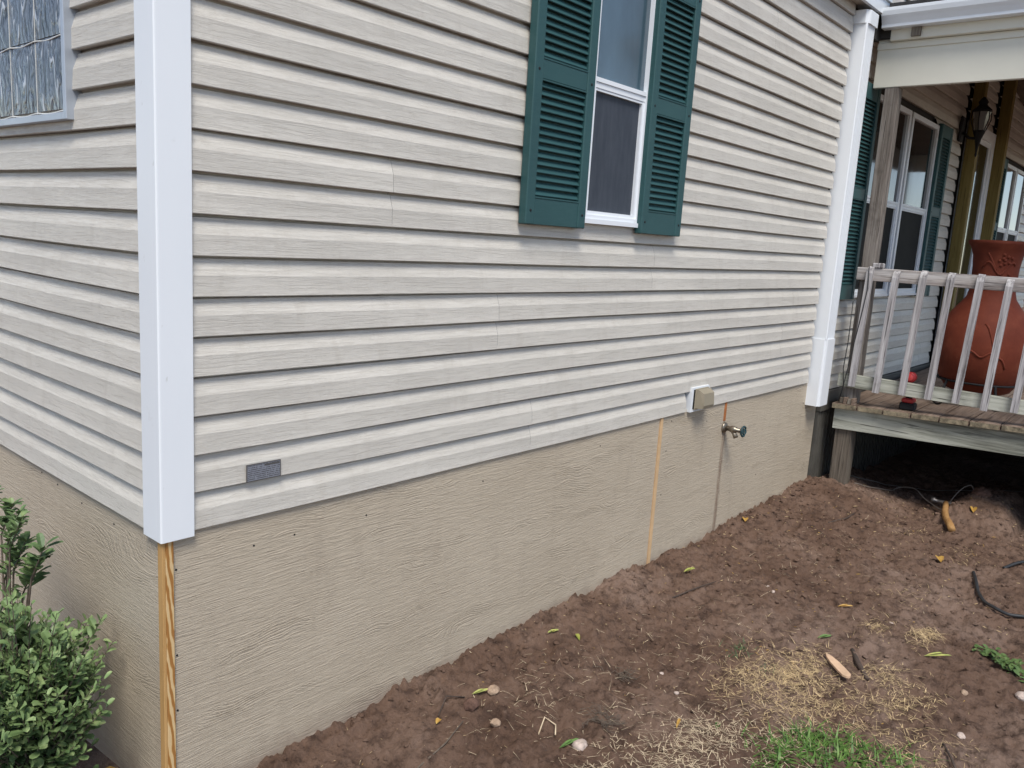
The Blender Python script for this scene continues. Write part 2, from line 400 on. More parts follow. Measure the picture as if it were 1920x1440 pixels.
ys = np.concatenate([[-90, -40, -18, -9, -6, -4.5, -3.6, -3], np.arange(-2.6, -2.0, .03), np.arange(-2.0, .06, .0095), [.1, .2, .35, .6, 1, 1.6, 2.5, 5, 12, 40, 90]])
GX, GY = np.meshgrid(xs, ys); GZ = hgt(GX, GY); nx, ny = len(xs), len(ys)
me = bpy.data.meshes.new('ground')
ii = (np.arange(ny-1)[:, None]*nx+np.arange(nx-1)[None, :]).ravel()
quads = np.stack([ii, ii+1, ii+nx+1, ii+nx], 1)
me.vertices.add(nx*ny); me.vertices.foreach_set('co', np.stack([GX, GY, GZ], -1).ravel())
me.loops.add(quads.size); me.loops.foreach_set('vertex_index', quads.ravel().astype(np.int32))
me.polygons.add(len(quads)); me.polygons.foreach_set('loop_start', np.arange(0, quads.size, 4, dtype=np.int32))
me.update(calc_edges=True); me.materials.append(M['soil']); me.shade_smooth()
g = bpy.data.objects.new('ground', me); col.objects.link(g); tag(g, kind='structure')

# ------------------------------------------------------------------ house
EX = .1143
house = thing('house', 'beige vinyl-sided house with green shutters and tan skirting', 'house', (2.5, 0, -.85))
part('sheathing', 'sheath_shade', house, (.044, 5.06, .042, .12, -.02, 2.75), (.042, .12, .12, 4, -.02, 2.75), (5.06, 13, .046, .12, -.28, 3.6), (.12, 13, .13, 4, -1.2, -.03))
PROF = [(.1143+.010, -.0330), (.1085, -.0330), (.1065, -.0195), (.104, -.0180), (.096, -.0153), (.088, -.0126), (.078, -.0092), (.066, -.0051), (.0595, -.0027), (.052, -.0026), (.030, -.0020), (.007, -.0006), (.0022, 0), (.0003, -.0012), (0, -.005), (.0018, -.026)]
def siding_panel(parent, wall, s0, s1, z0, courses=2, seed=0, zoff=0.0, mat='vinyl', y0=0.0):
    n = max(2, int((s1-s0)/.12)+1); ss = [s0+(s1-s0)*i/(n-1) for i in range(n)]; V = []; F = []
    rs = random.Random(seed); ph = [rs.random()*6.28 for _ in range(4)]
    prof = []
    for c in reversed(range(courses)):
        pr = PROF if c == courses-1 else PROF[1:]
        prof += [(z0+c*EX+zz, o) for zz, o in pr]
    np_ = len(prof)
    for s_ in ss:
        wv = .0011*math.sin(s_*2.1+ph[0])+.0008*math.sin(s_*5.3+ph[1]); wz = .0011*math.sin(s_*1.3+ph[2])+.0006*math.sin(s_*4.1+ph[3])
        for zz, o in prof:
            out = o+wv+.001*math.sin(zz*30+s_*3)
            V.append((s_, y0-out, zz+wz) if wall == 'x' else (y0-out, s_, zz+wz))
    for i in range(n-1):
        for k in range(np_-1):
            a, b, c, d = i*np_+k, i*np_+k+1, (i+1)*np_+k+1, (i+1)*np_+k
            F.append((a, b, c, d) if wall == 'x' else (a, d, c, b))
    mb = MB(); mb.v = V; mb.f = F
    o = mb.build('siding_panel', mat, parent)
    me = o.data; me.polygons.foreach_set('use_smooth', [True]*len(me.polygons)); me.set_sharp_from_angle(angle=R(15)); return o
SEAMS = {0: [1.640], 1: [4.233], 2: [1.387], 3: [2.53], 4: [.815], 5: [], 6: [], 7: [], 8: [.9], 9: [3.64], 10: [], 11: []}
for r in range(11):
    z0 = r*2*EX; edges = [.080]+SEAMS[r]+[4.806]
    for i in range(len(edges)-1):
        a, b = edges[i]+(.0005 if i else 0), edges[i+1]-(.0005 if i < len(edges)-2 else 0)
        if r == 0 and a < 3.03 < b:      # cut round the vent
            siding_panel(house, 'x', a, 3.012, z0, 2, 0); siding_panel(house, 'x', 3.012, 3.255, z0+EX, 1, 0); siding_panel(house, 'x', 3.255, b, z0, 2, 0); continue
        if r == 4 and a < 1.9 < b:    # cut under the window opening
            siding_panel(house, 'x', a, 1.90, z0, 2, 4); siding_panel(house, 'x', 1.90, 2.345, z0, 1, 4); siding_panel(house, 'x', 2.345, b, z0, 2, 4)
            continue
        if 5 <= r <= 8 and a < 1.9 < b:
            siding_panel(house, 'x', a, 1.90, z0, 2, r); siding_panel(house, 'x', 2.345, b, z0, 2, r)
        else: siding_panel(house, 'x', a, b, z0, 2, r)
siding_panel(house, 'x', .08, 4.806, 22*EX, 1, 400)
for r in range(12):
    z0 = r*2*EX
    if r in (5, 6, 7, 8): siding_panel(house, 'y', .085, .545, z0+(0), 2, 200+r)
    else: siding_panel(house, 'y', .085, 3.6, z0, 2, 200+r)
# panel strip under glass block window (course 10 lower half is cut away by the frame)
# near corner post
cp = MB()
P = [(-.008, .098), (-.008, -.004), (-.005, -.0075), (-.001, -.008), (.092, -.008), (.092, .02), (.02, .02), (.02, .098)]
for (za, zb) in ((-.012, 2.75),):
    V = [(x, y, za) for x, y in P]+[(x, y, zb) for x, y in P]; n = len(P)
    cp.add(V, [tuple(range(n))[::-1], tuple(range(n, 2*n))]+[(i, (i+1) % n, n+(i+1) % n, n+i) for i in range(n)])
o = cp.build('corner_post', 'white', house); 
# far fluted corner pilaster with block caps
X0, X1, D = 4.828, 4.985, .082
pil = MB(); pts = [(X0, .03), (X0, -D+.006), (X0+.006, -D)]
for k in range(5):
    c = X0+.030+k*.024; pts += [(c-.009, -D), (c-.005, -D+.018), (c+.005, -D+.018), (c+.007, -D)]
pts += [(X1-.004, -D), (X1, -D+.004), (X1, .03)]; n = len(pts)
pil.add([(x, y, .325) for x, y in pts]+[(x, y, 2.46) for x, y in pts], [(i, i+1, n+i+1, n+i) for i in range(n-1)])
po = pil.build('corner_pilaster', 'white', house)
def block(z0, z1, e):
    mb = MB(); Q = [(X0-e, .03), (X0-e, -D+.012), (X0-e+.016, -D+.004), (X0+.012, -D-e+.004), (X0+.024, -D-e), (X1+e, -D-e), (X1+e, .03)]; n = len(Q)
    mb.add([(x, y, z0) for x, y in Q]+[(x, y, z1) for x, y in Q], [tuple(range(n))[::-1], tuple(range(n, 2*n))]+[(i, (i+1) % n, n+(i+1) % n, n+i) for i in range(n)])
    return mb
block(-.165, .325, .005).build('pilaster_base', 'white', po)
block(2.46, 2.545, .011).build('pilaster_cap', 'white', po)
# soffit, fascia of the main eave
part('soffit', 'soffit', house, (-.3, 5.06, -.075, .034, 2.585, 2.60))
part('fascia_board', 'white_metal', house, (-.3, 5.165, -.098, -.076, 2.566, 2.66))
part('fascia_trim', 'white_metal', house, (-.3, 5.165, -.112, -.0985, 2.662, 2.70))
part('roof', 'shingle', house, (-.3, 5.165, -.125, 1.2, 2.702, 2.76))
# skirting
def skirt(s0, s1, wall='x'):
    d = .012
    mb = MB()
    if wall == 'x': mb.bbox(s0, s1, d, d+.02, -1.25, .012, b=.002)
    else: mb.bbox(d, d+.02, s0, s1, -1.25, .012, b=.002)
    return mb.build('skirting_panel', 'skirt', house)
skirt(.036, 2.754); skirt(2.783, 3.529); skirt(3.535, 5.055); skirt(.034, 3.6, 'y')
part('corner_trim', 'pine', house, (.0105, .0345, .0035, .0325, -1.25, -.013), b=.001)
part('corner_trim', 'pine_edge', house, (.001, .0102, .0045, .0325, -1.25, -.0135), b=.001)
part('seam_batten', 'batten', house, (2.756, 2.781, .006, .03, -1.25, .005))
part('seam_batten', 'rust', house, (3.514, 3.543, .0100, .03, -.118, .005))
part('seam_gap', 'stain', house, (3.5295, 3.5345, .0145, .03, -1.25, -.117))
for x, z in [(.045, -.11), (.045, -.38), (.045, -.56), (.30, -.10), (.45, -.10), (.75, -.10), (1.36, -.09), (2.88, -.035), (4.79, -.15), (4.09, -.56), (3.71, -.61), (2.2, -.07), (3.3, -.09), (2.84, -.45), (2.85, -.2)]:
    MB().lathe([(.0005, -.0012), (.0032, -.001), (.0032, .001)], (x, .0115, z), 'y', 8).build('nail_head', 'black_metal', house)
for y, z in [(.92, -.025), (.78, -.035), (.58, -.05), (.34, -.055)]:
    MB().lathe([(.0005, -.0012), (.0032, -.001), (.0032, .001)], (.0115, y, z), 'x', 8).build('nail_head', 'black_metal', house)

# ---- shutters
def louver_mesh(w):
    mb = MB(); a = .0125
    mb.add([(0, -.004, a*.9), (w, -.004, a*.9), (w, -.0185, -a*.75), (0, -.0185, -a*.75), (0, -.0165, -a*1.0), (w, -.0165, -a*1.0), (w, .002, a*.8), (0, .002, a*.8)],
           [(0, 3, 2, 1), (3, 4, 5, 2), (4, 7, 6, 5), (7, 0, 1, 6), (0, 7, 4, 3), (1, 2, 5, 6)])
    return mb.mesh('louver', 'shutter')
def shutter(x0, x1, z0, z1, zm0, zm1, bot=.105, top=.105, pitch=.0277, dep=.043):
    st = .054; y1 = -.004; y0 = -dep
    sh = link('shutter', MB().box(x0+.01, x1-.01, -.016, y1, z0+.01, z1-.01).mesh('shutter', 'shutter'), house)
    for a, b in ((x0, x0+st), (x1-st, x1)): part('stile', 'shutter', sh, (a, b, y0, y1+.001, z0, z1), b=.004)
    for a, b in ((z0, z0+bot), (zm0, zm1), (z1-top, z1)): part('rail', 'shutter', sh, (x0+st, x1-st, y0+.004, y1, a+.001, b), b=.002)
    for a, b in ((z0+bot, zm0), (zm1, z1-top)):
        part('panel_bead', 'shutter', sh, (x0+st, x1-st, y0+.002, y1-.012, b-.006, b)); part('panel_bead', 'shutter', sh, (x0+st, x1-st, y0+.002, y1-.012, a, a+.006))
        n = int((b-a-.012)/pitch); lm = louver_mesh(x1-x0-2*st+.002)
        for k in range(n):
            link('louver', lm, sh, (x0+st-.001, -.0175, a+.006+(k+.55)*(b-a-.012)/n))
    for xx in (x0+st*.5, x1-st*.5):
        for zz in (z0+.055, (zm0+zm1)/2-.005, z1-.07):
            MB().lathe([(.0005, -.003), (.005, -.0022), (.006, 0), (.006, .002)], (xx, y0, zz), 'y', 8).build('screw_cap', 'black_metal' if random.random() < .6 else 'shutter', sh)
    return sh
shutter(1.462, 1.862, .960, 2.145, 1.518, 1.592)
shutter(2.312, 2.684, .960, 2.145, 1.512, 1.586)

# ---- main window
def window(x0, x1, z0, z1, zm, y=-.016, fr=.034, up='glass', lo='screen', sill=True):
    w = link('window', MB().box(x0, x1, y+.03, .034, z0, z1).mesh('window', 'sheath_shade'), house)
    part('frame', 'white', w, (x0, x0+fr, y, .03, z0, z1), (x1-fr, x1, y, .03, z0, z1), (x0+fr, x1-fr, y+.001, .03, z0, z0+fr), (x0+fr, x1-fr, y+.001, .03, z1-fr, z1))
    if sill: part('sill', 'white', w, (x0, x1, y-.008, y-.0005, z0-.004, z0+.016))
    part('meeting_rail', 'white', w, (x0+fr, x1-fr, y+.002, .028, zm+.004, zm+.022), (x0+fr, x1-fr, y+.007, .028, zm-.020, zm+.003))
    q = .017
    part('lower_sash', 'white', w, (x0+fr, x0+fr+q, y+.009, .028, z0+fr, zm-.021), (x1-fr-q, x1-fr, y+.009, .028, z0+fr, zm-.021), (x0+fr+q, x1-fr-q, y+.010, .028, z0+fr, z0+fr+q), (x0+fr+q, x1-fr-q, y+.010, .028, zm-.021-q*.6, zm-.0215))
    part('upper_pane', up, w, (x0+fr, x1-fr, y+.020, y+.026, zm+.022, z1-fr))
    part('lower_pane', lo, w, (x0+fr+q, x1-fr-q, y+.024, y+.029, z0+fr+q, zm-.021-q*.6))
    return w
window(1.868, 2.338, .990, 2.14, 1.576)

# ---- glass block window in the end wall
gw = link('glass_block_window', MB().box(.0, .034, .535, 1.42, 1.186, 2.05).mesh('glass_block_window', 'mortar'), house)
part('frame', 'alu', gw, (-.020, .03, .522, .545, 1.170, 2.06), (-.0205, .03, .545, 1.44, 1.170, 1.192), b=.002)
for r in range(4):
    for c in range(4):
        y0 = .549+c*.216; z0 = 1.203+r*.216; mb = MB(); N = 6; V = []; F = []
        for i in range(N+1):
            for j in range(N+1):
                u, v = i/N, j/N; e = min(u, 1-u, v, 1-v); V.append((-.011-.005*min(1, e*4)**.6, y0+u*.213, z0+v*.213))
        for i in range(N):
            for j in range(N): F.append((i*(N+1)+j, i*(N+1)+j+1, (i+1)*(N+1)+j+1, (i+1)*(N+1)+j))
        mb.add(V, F); mb.build('glass_block', 'gblock', gw, True)
part('sealant_bead', 'mortar', gw, *[(-.0125, -.003, .5475+c*.216-.0012, .5475+c*.216+.0012, 1.193, 2.05) for c in range(1, 4)])
for r in range(4):
    mb = MB()
    pts = [(-.012-.002*math.sin(k*.7), .545+k*.0225, 1.199+r*.216-(.006*abs(math.sin(math.pi*(k*.0225)/.216)))) for k in range(39)]
    mb.tube(pts, .0022, 6).build('sealant_bead', 'mortar', gw, True)
siding_panel(house, 'y', .546, 3.6, 10*EX, 1, 205)

# ------------------------------------------------------------------ porch side wall of the house
PZ = -.094
for r in range(14):
    z0 = PZ+r*2*EX
    segs = [(5.0, 8.08)] if z0 < .45 else [(5.0, 5.44), (7.14, 8.08)] if z0 < 2.0 else [(5.0, 8.08)]
    segs += [(8.26, 9.30)] if z0 > 2.15 else []
    segs += [(9.52, 12.9)] if (z0 < .45 or z0 > 2.0) else [(9.52, 10.08), (11.5, 12.9)]
    for i, (a, b) in enumerate(segs):
        if i == 0 and b > 8 and r in (0, 2, 11): siding_panel(house, 'x', a, 7.7 if r == 0 else 6.9, z0, 2, 600+r, mat='vinyl_porch', y0=.004); siding_panel(house, 'x', (7.7 if r == 0 else 6.9)+.003, b, z0, 2, 620+r, mat='vinyl_porch', y0=.004)
        else: siding_panel(house, 'x', a, b, z0, 2, 500+r*4+i, mat='vinyl_porch', y0=.004)
part('base_trim', 'rib', house, (5.10, 8.1, -.012, .033, -.25, -.100), b=.003)
rb = MB()
for k in range(40):
    xx = 5.105+k*.075; rb.box(xx, xx+.055, .005, .03, -1.1, -.252); 
    rb.box(xx+.055, xx+.075, .018, .03, -1.1, -.252)
rb.build('ribbed_skirting', 'rib', house)
shutter(5.035, 5.405, .600, 2.14, 1.335, 1.41)
window(5.44, 6.295, .615, 2.118, 1.362, fr=.04, up='glass_dark', lo='screen_dark')
window(6.345, 7.145, .615, 2.118, 1.362, fr=.04, up='glass_dark', lo='screen_dark')
shutter(7.15, 7.52, .600, 2.14, 1.335, 1.41)
shutter(9.72, 10.07, .600, 2.14, 1.335, 1.41)
window(10.10, 10.78, .615, 2.118, 1.362, fr=.04, up='glass_dark', lo='screen_dark')
window(10.82, 11.5, .615, 2.118, 1.362, fr=.04, up='glass_dark', lo='screen_dark')
dr = link('door', MB().box(8.27, 9.40, .03, .06, -.09, 2.33).mesh('door', 'sheath_shade'), house)
part('door_frame', 'white', dr, (8.27, 8.36, -.015, .03, -.09, 2.33), (9.27, 9.39, -.015, .03, -.09, 2.33), (8.36, 9.27, -.014, .03, 2.22, 2.33))
part('storm_panel', 'glass_dark', dr, (8.42, 9.22, .008, .014, .0, 2.17))
part('panel_frame', 'white', dr, (8.36, 8.42, .002, .028, -.08, 2.219), (9.22, 9.269, .002, .028, -.08, 2.219), (8.42, 9.22, .003, .028, 2.17, 2.218), (8.42, 9.22, .003, .028, -.08, .0))
part('latch', 'black_metal', dr, (8.43, 8.47, -.04, .002, .98, 1.16), b=.006)

# ------------------------------------------------------------------ porch
dz = lambda x, y: .043*(-y-.2)+.022*(x-5.2)
porch = thing('porch', 'weathered wooden porch with slatted railing and white beam', 'porch', (5.2, -.5, -.8))
k = 0; y = -.075
while y > -1.8:
    w = .178; x0 = 5.135+random.uniform(-.012, .012)
    mb = MB(); nseg = 2
    mb.box(x0, 13.0, y-w, y, -.202, -.165, zf=dz)
    b = mb.build('deck_board', 'deck', porch)
    part_mb = MB().box(x0-.0035, x0-.0005, y-w+.003, y-.003, -.200, -.167, zf=dz); part_mb.build('board_end', 'board_end', b)
    y -= w+.007+random.uniform(0, .004)
for i, (x, ya, yb) in enumerate([(5.2, -.085, -1.98)]):
    MB().box(x-.02, x+.02, yb, ya, -.362, -.2035, zf=lambda x, y: .043*(-y-.2)).build('rim_joist', 'mint_y', porch)
for xx in (6.4, 7.6, 8.86, 10.4, 12): MB().box(xx, xx+.04, -1.9, -.1, -.36, -.205, zf=dz).build('joist', 'post_old', porch)
part('under_post', 'post_old', porch, (5.205, 5.325, -.222, -.10, -1.0, -.3625), b=.004)
part('under_post', 'post_old', porch, (5.205, 5.325, -1.96, -1.84, -1.0, -.285), b=.004)
part('unseen_deck_closure', 'post_old', porch, (12.95, 12.98, -1.9, .0, -1.2, -.09), (5.35, 12.9, -1.97, -1.94, -1.2, -.12))  # unseen solid boards, added to keep the space under the deck dark
part('corner_post', 'post_grey', porch, (5.205, 5.30, -.222, -.128, -.165, 2.11), b=.004)
for i in range(4):
    part('shim_block', 'post_old' if i % 2 else 'deck', porch, (5.150+.004*i, 5.205, -.232+i*.030, -.206+i*.030, -.166, -.118-.006*(i % 2)), b=.003)
rl = link('top_rail', MB().bbox(5.160, 5.198, -1.95, -.118, .755, .848, b=.004).mesh('top_rail', 'grey_y'), porch)
part('bottom_rail', 'mint_y', porch, (5.165, 5.203, -1.95, -.082, -.040, .058), b=.004)
part('rail_block', 'grey_z', porch, (5.15, 5.198, -.300, -.225, .849, .885), b=.006)
bm = MB()
# 2x2 baluster with slanted ends
bm.add([(0, 0, .0), (.036, 0, .0), (.036, -.042, .0), (0, -.042, .0), (.014, 0, .868), (.036, 0, .884), (.036, -.042, .884), (.014, -.042, .868), (0, 0, .835), (0, -.042, .835)],
       [(0, 3, 2, 1), (0, 1, 5, 4, 8), (1, 2, 6, 5), (3, 9, 7, 6, 2), (0, 8, 9, 3), (8, 4, 7, 9), (4, 5, 6, 7)])
bmesh_ = bm.mesh('baluster', 'grey_z')
for i in range(10):
    y = -.195-.1755*i; link('baluster', bmesh_, porch, (5.122, y+.02, -.035+random.uniform(-.012, .012)), (.034+random.uniform(-.006, .008), random.uniform(-.006, .006), random.uniform(-.05, .05)))
# beam, fascia, gutter, roof
part('beam', 'cream', porch, (5.20, 5.24, -1.98, -.045, 2.105, 2.43), b=.004)
part('beam_trim', 'cream', porch, (5.19, 5.1995, -1.98, -.045, 2.36, 2.405), b=.002)
part('fascia_step', 'cream', porch, (5.152, 5.1985, -1.98, -.135, 2.407, 2.60), b=.004)
gt = MB(); prof = [(5.15, 2.585), (5.15, 2.478), (5.085, 2.478), (5.080, 2.482), (5.080, 2.500), (5.062, 2.530), (5.045, 2.552), (5.038, 2.580), (5.038, 2.598), (5.046, 2.602), (5.048, 2.596), (5.044, 2.582), (5.052, 2.556), (5.086, 2.504), (5.090, 2.484), (5.146, 2.484), (5.146, 2.585)]
n = len(prof)
gt.add([(x, -.092, z) for x, z in prof]+[(x, -2.05, z) for x, z in prof], [(i, (i+1) % n, n+(i+1) % n, n+i) for i in range(n)])
gt.add([(x, -.0915, z) for x, z in prof[:10]], [tuple(range(10))])
go = gt.build('gutter', 'white_metal', porch)
part('gutter_clip', 'post_old', go, (5.13, 5.151, -.335, -.275, 2.42, 2.477))
def slab(pts, t):
    mb = MB(); n = len(pts)
    return mb.add(list(pts)+[(x, y, z+t) for x, y, z in pts], [tuple(range(n)), tuple(range(n, 2*n))[::-1]]+[(i, n+i, n+(i+1) % n, (i+1) % n) for i in range(n)])
slab([(5.10, -2.1, 2.612), (5.10, -.12, 2.612), (9.0, -.12, 3.20), (9.0, -2.1, 3.20)], .03).build('porch_roof', 'shingle', porch)
slab([(9.0, -2.1, 3.20), (9.0, -.12, 3.20), (13.1, -.12, 2.75), (13.1, -2.1, 2.75)], .03).build('porch_roof', 'shingle', porch)
slab([(5.24, -1.94, 2.43), (5.24, .03, 2.43), (9.0, .03, 3.05), (9.0, -1.94, 3.05)], .02).build('ceiling', 'ceil', porch)
slab([(9.0, -1.94, 3.05), (9.0, .03, 3.05), (13.0, .03, 2.55), (13.0, -1.94, 2.55)], .02).build('ceiling', 'ceil', porch)
part('front_beam', 'cream', porch, (5.25, 13.0, -1.98, -1.945, 2.30, 3.1))
part('end_beam', 'cream', porch, (13.0, 13.04, -1.98, .0, 2.30, 2.75))
for xx in (5.205, 7.8, 10.4, 12.9): part('front_post', 'grey_z', porch, (xx, xx+.095, -1.94, -1.845, -.10, 2.45), b=.004)
part('eave_shade_block', 'sheath_shade', porch, (5.165, 5.20, -.134, .03, 2.43, 2.60), (5.07, 5.16, -.06, .03, 2.41, 2.70))  # dark blocks added to paint the black shade between eave and porch roof
part('wall_post', 'treated', porch, (8.17, 8.265, -.110, -.006, -.11, 3.0), b=.004)
part('wall_post', 'treated', porch, (9.40, 9.50, -.118, -.006, -.09, 3.1), b=.004)

# ------------------------------------------------------------------ chiminea
CC = (5.92, -.865); bz = -.03
chim = thing('chiminea', 'red terracotta chiminea on black iron stand behind the porch railing', 'chiminea', (CC[0], CC[1], -.12))
pr = [(.17, .0), (.215, .02), (.27, .10), (.308, .20), (.325, .31), (.318, .42), (.290, .52), (.245, .60), (.195, .665), (.165, .71), (.152, .76), (.150, .84), (.153, .94), (.163, 1.02), (.182, 1.075), (.205, 1.105), (.208, 1.120), (.200, 1.128), (.180, 1.118), (.150, 1.07), (.135, 1.0), (.130, .8)]
cb = MB().lathe([(r, z+bz) for r, z in pr], (CC[0], CC[1], 0), 'z', 56, lambda t, h: .006*math.sin(3*t+h*4)+.004*math.sin(7*t+h*9)).build('clay_body', 'clay', chim, True)
def on_pot(t, z, lift=.0):
    zz = z-bz; r = np.interp(zz, [p[1] for p in pr[:17]], [p[0] for p in pr[:17]])+lift
    return (CC[0]+r*math.cos(t), CC[1]+r*math.sin(t), z)
t0 = math.pi+.35
def relief(mb): mb.build('vine_relief', 'clay', cb, True)
relief(MB().tube([on_pot(t0-.75+.09*i, .90+.045*math.sin(i*.55), .000) for i in range(17)], .0085, 6))
relief(MB().tube([on_pot(t0-.55+.06*i, 1.01-.018*i, -.001) for i in range(8)], .007, 6))
relief(MB().tube([on_pot(t0-.2+.05*i, .50-.03*i+.03*math.sin(i*.8), -.003) for i in range(12)], .009, 6))
relief(MB().tube([on_pot(t0-.5+.06*i, .28+.02*math.sin(i*.9), -.003) for i in range(10)], .008, 6))
for (a, z) in ((-.3, .80), (.15, .96), (.5, .82)):
    for i in range(9):
        b_ = i*2.4; rr = .05*math.sqrt(i/9)
        c = on_pot(t0+a+rr*math.cos(b_)/.15, z+rr*math.sin(b_), .0); MB().lathe([(.002, -.012), (.011, -.006), (.012, .004), (.003, .012)], c, 'z', 7).build('grape_relief', 'clay', cb, True)
stn = MB(); zr = .055
stn.tube([(CC[0]+.275*math.cos(t*math.pi/16), CC[1]+.275*math.sin(t*math.pi/16), zr) for t in range(33)], .008, 6, False)
so = stn.build('stand_ring', 'black_metal', chim, True)
for a in (math.pi-.62, math.pi+.62, 0):
    c, s_ = math.cos(a), math.sin(a); tx, ty = -s_, c
    r0 = .275; lg = [(CC[0]+r0*c, CC[1]+r0*s_, zr), (CC[0]+(r0+.03)*c, CC[1]+(r0+.03)*s_, -.03)]
    base = Vector((CC[0]+(r0+.06)*c, CC[1]+(r0+.06)*s_, 0)); zd = -.165+dz(base.x, base.y)
    loop = [base+Vector((tx, ty, 0))*.055*math.cos(t*math.pi/8)+Vector((0, 0, zd+.055+.048*math.sin(t*math.pi/8))) for t in range(17)]
    MB().tube(lg+[tuple(loop[4])], .009, 6).tube(loop, .0075, 6, False).build('leg', 'black_metal', chim, True)

# ------------------------------------------------------------------ wall lantern
lx, ly, lz = 7.90, 0, 2.12
lan = thing('wall_lantern', 'black iron lantern mounted on porch wall beside the olive post', 'lantern', (lx, ly, lz))
part('backplate', 'black_metal', lan, (lx-.06, lx+.06, -.03, -.004, lz-.05, lz+.19), b=.012)
MB().tube([(lx, -.03, lz+.04), (lx, -.09, lz-.01), (lx, -.15, lz-.02), (lx, -.17, lz+.03)], .014, 8).build('arm', 'black_metal', lan, True)
MB().lathe([(.004, -.19), (.012, -.17), (.008, -.15), (.014, -.10), (.03, -.02), (.05, .03), (.055, .05)], (lx, -.17, lz), 'z', 12).build('finial', 'black_metal', lan, True)
MB().lathe([(.050, .052), (.078, .22), (.07, .225)], (lx, -.17, lz), 'z', 8).build('glass_shade', 'lamp_glass', lan)
MB().lathe([(.085, .226), (.088, .236), (.05, .27), (.035, .29), (.045, .31), (.03, .335), (.008, .36)], (lx, -.17, lz), 'z', 12).build('cap', 'black_metal', lan, True)
for q in range(6):
    t = q*math.pi/3; MB().tube([(lx+.053*math.cos(t), -.17+.053*math.sin(t), lz+.05), (lx+.088*math.cos(t), -.17+.088*math.sin(t), lz+.15), (lx+.084*math.cos(t), -.17+.084*math.sin(t), lz+.228)], .005, 5).build('cage_bar', 'black_metal', lan)

# ------------------------------------------------------------------ small fittings on the wall
vent = thing('dryer_vent', 'taupe plastic vent hood on white flange low on the siding', 'vent', (3.15, 0, .06))
part('flange', 'white', vent, (3.040, 3.060, -.011, .03, -.002, .138), (3.060, 3.215, -.0105, .03, -.002, .012), (3.060, 3.215, -.0105, .03, .126, .138), (3.215, 3.242, -.011, .03, -.0015, .1375))
part('throat', 'sheath_shade', vent, (3.061, 3.214, -.002, .03, .013, .125))
h = MB(); hx0, hx1 = 3.074, 3.210
Q = [(-.012, .126), (-.036, .126), (-.064, .108), (-.070, .040), (-.062, .020), (-.012, .020)]; n = len(Q)
h.add([(hx0+(.008 if a < -.05 else 0), a, z) for a, z in Q]+[(hx1-(.008 if a < -.05 else 0), a, z) for a, z in Q], [tuple(range(n)), tuple(range(n, 2*n))[::-1]]+[(i, n+i, n+(i+1) % n, (i+1) % n) for i in range(n)])
h.build('hood', 'taupe', vent)
part('hood_lip', 'taupe', vent, (3.068, 3.218, -.021, -.0150, .010, .131), b=.002)
sg = MB()
for i in range(5): sg.box(3.0605, 3.0735, -.014, -.003, .022+i*.021, .034+i*.021)
sg.build('louvre_slots', 'sheath_shade', vent)
sp = thing('hose_bib', 'brass outdoor tap with round teal handle on tan skirting', 'tap', (3.535, 0, -.16))
sx, sz = 3.535, -.160
MB().lathe([(.012, .013), (.034, .011), (.034, .004), (.026, -.002), (.018, -.006)], (sx, 0, sz), 'y', 18).build('wall_flange', 'brass', sp, True)
MB().lathe([(.016, -.002), (.016, -.03), (.019, -.034), (.022, -.052), (.018, -.070), (.013, -.074), (.014, -.095), (.008, -.098), (.006, -.116)], (sx, 0, sz), 'y', 14).build('valve_body', 'brass', sp, True)
MB().tube([(sx, -.048, sz-.008), (sx+.002, -.062, sz-.032), (sx+.003, -.072, sz-.05)], [.014, .013, .0155], 12).build('spout', 'brass', sp, True)
hd = MB(); hd.tube([(sx+.030*math.cos(t*math.pi/12), -.116+.002*math.sin(t*math.pi/2), sz+.030*math.sin(t*math.pi/12)) for t in range(25)], .0062, 7, False)
for q in range(4): 
    t = q*math.pi/2+.4; hd.tube([(sx, -.114, sz), (sx+.029*math.cos(t), -.116, sz+.029*math.sin(t))], .0055, 6)
hd.lathe([(.006, -.004), (.010, -.002), (.010, .008)], (sx, -.116, sz), 'y', 10); hd.build('handle', 'teal', sp, True)
dp = thing('data_plate', 'small grey printed metal plate riveted low on the siding', 'plate', (.325, 0, .14))
part('plate', 'plate', dp, (.266, .382, -.0042, -.0012, .1185, .1690), b=.0005)
part('border', 'plate_ink', dp, (.264, .2665, -.0048, -.001, .1165, .1710), (.3815, .384, -.0048, -.001, .1165, .1710), (.2665, .3815, -.0047, -.001, .1690, .1712), (.2665, .3815, -.0047, -.001, .1163, .1185))
part('printed_band', 'plate_ink', dp, (.326, .379, -.0046, -.0043, .1600, .1660))
cw = MB(); cw.tube([(5.150, -.125, .60), (5.148, -.128, .30), (5.150, -.118, .10), (5.148, -.135, -.02), (5.152, -.118, -.14)], .0035, 6)
cw.tube([(5.118, -.215, .86), (5.118, -.225, .70), (5.118, -.20, .45), (5.118, -.17, .2), (5.130, -.140, -.05), (5.14, -.12, -.15)], .0035, 6)
tag(cw.build('cable', 'rubber', None, True), 'thin black cable hanging down the porch corner post', 'cable')
wl = thing('work_light', 'red cordless work light on black battery standing on the deck', 'work light', (5.24, -.56, -.15))
zb = -.163+dz(5.24, -.57)
part('battery', 'black_metal', wl, (5.215, 5.305, -.622, -.522, zb, zb+.052), b=.008)
part('base', 'red', wl, (5.222, 5.298, -.612, -.530, zb+.0525, zb+.085), b=.008)
MB().tube([(5.262, -.571, zb+.08), (5.265, -.565, zb+.20)], [.022, .015], 10).build('neck', 'black_metal', wl, True)
MB().lathe([(.016, .05), (.036, .04), (.040, .0), (.041, -.028), (.036, -.032)], (5.262, -.560, zb+.235), 'x', 18).build('head', 'red', wl, True)
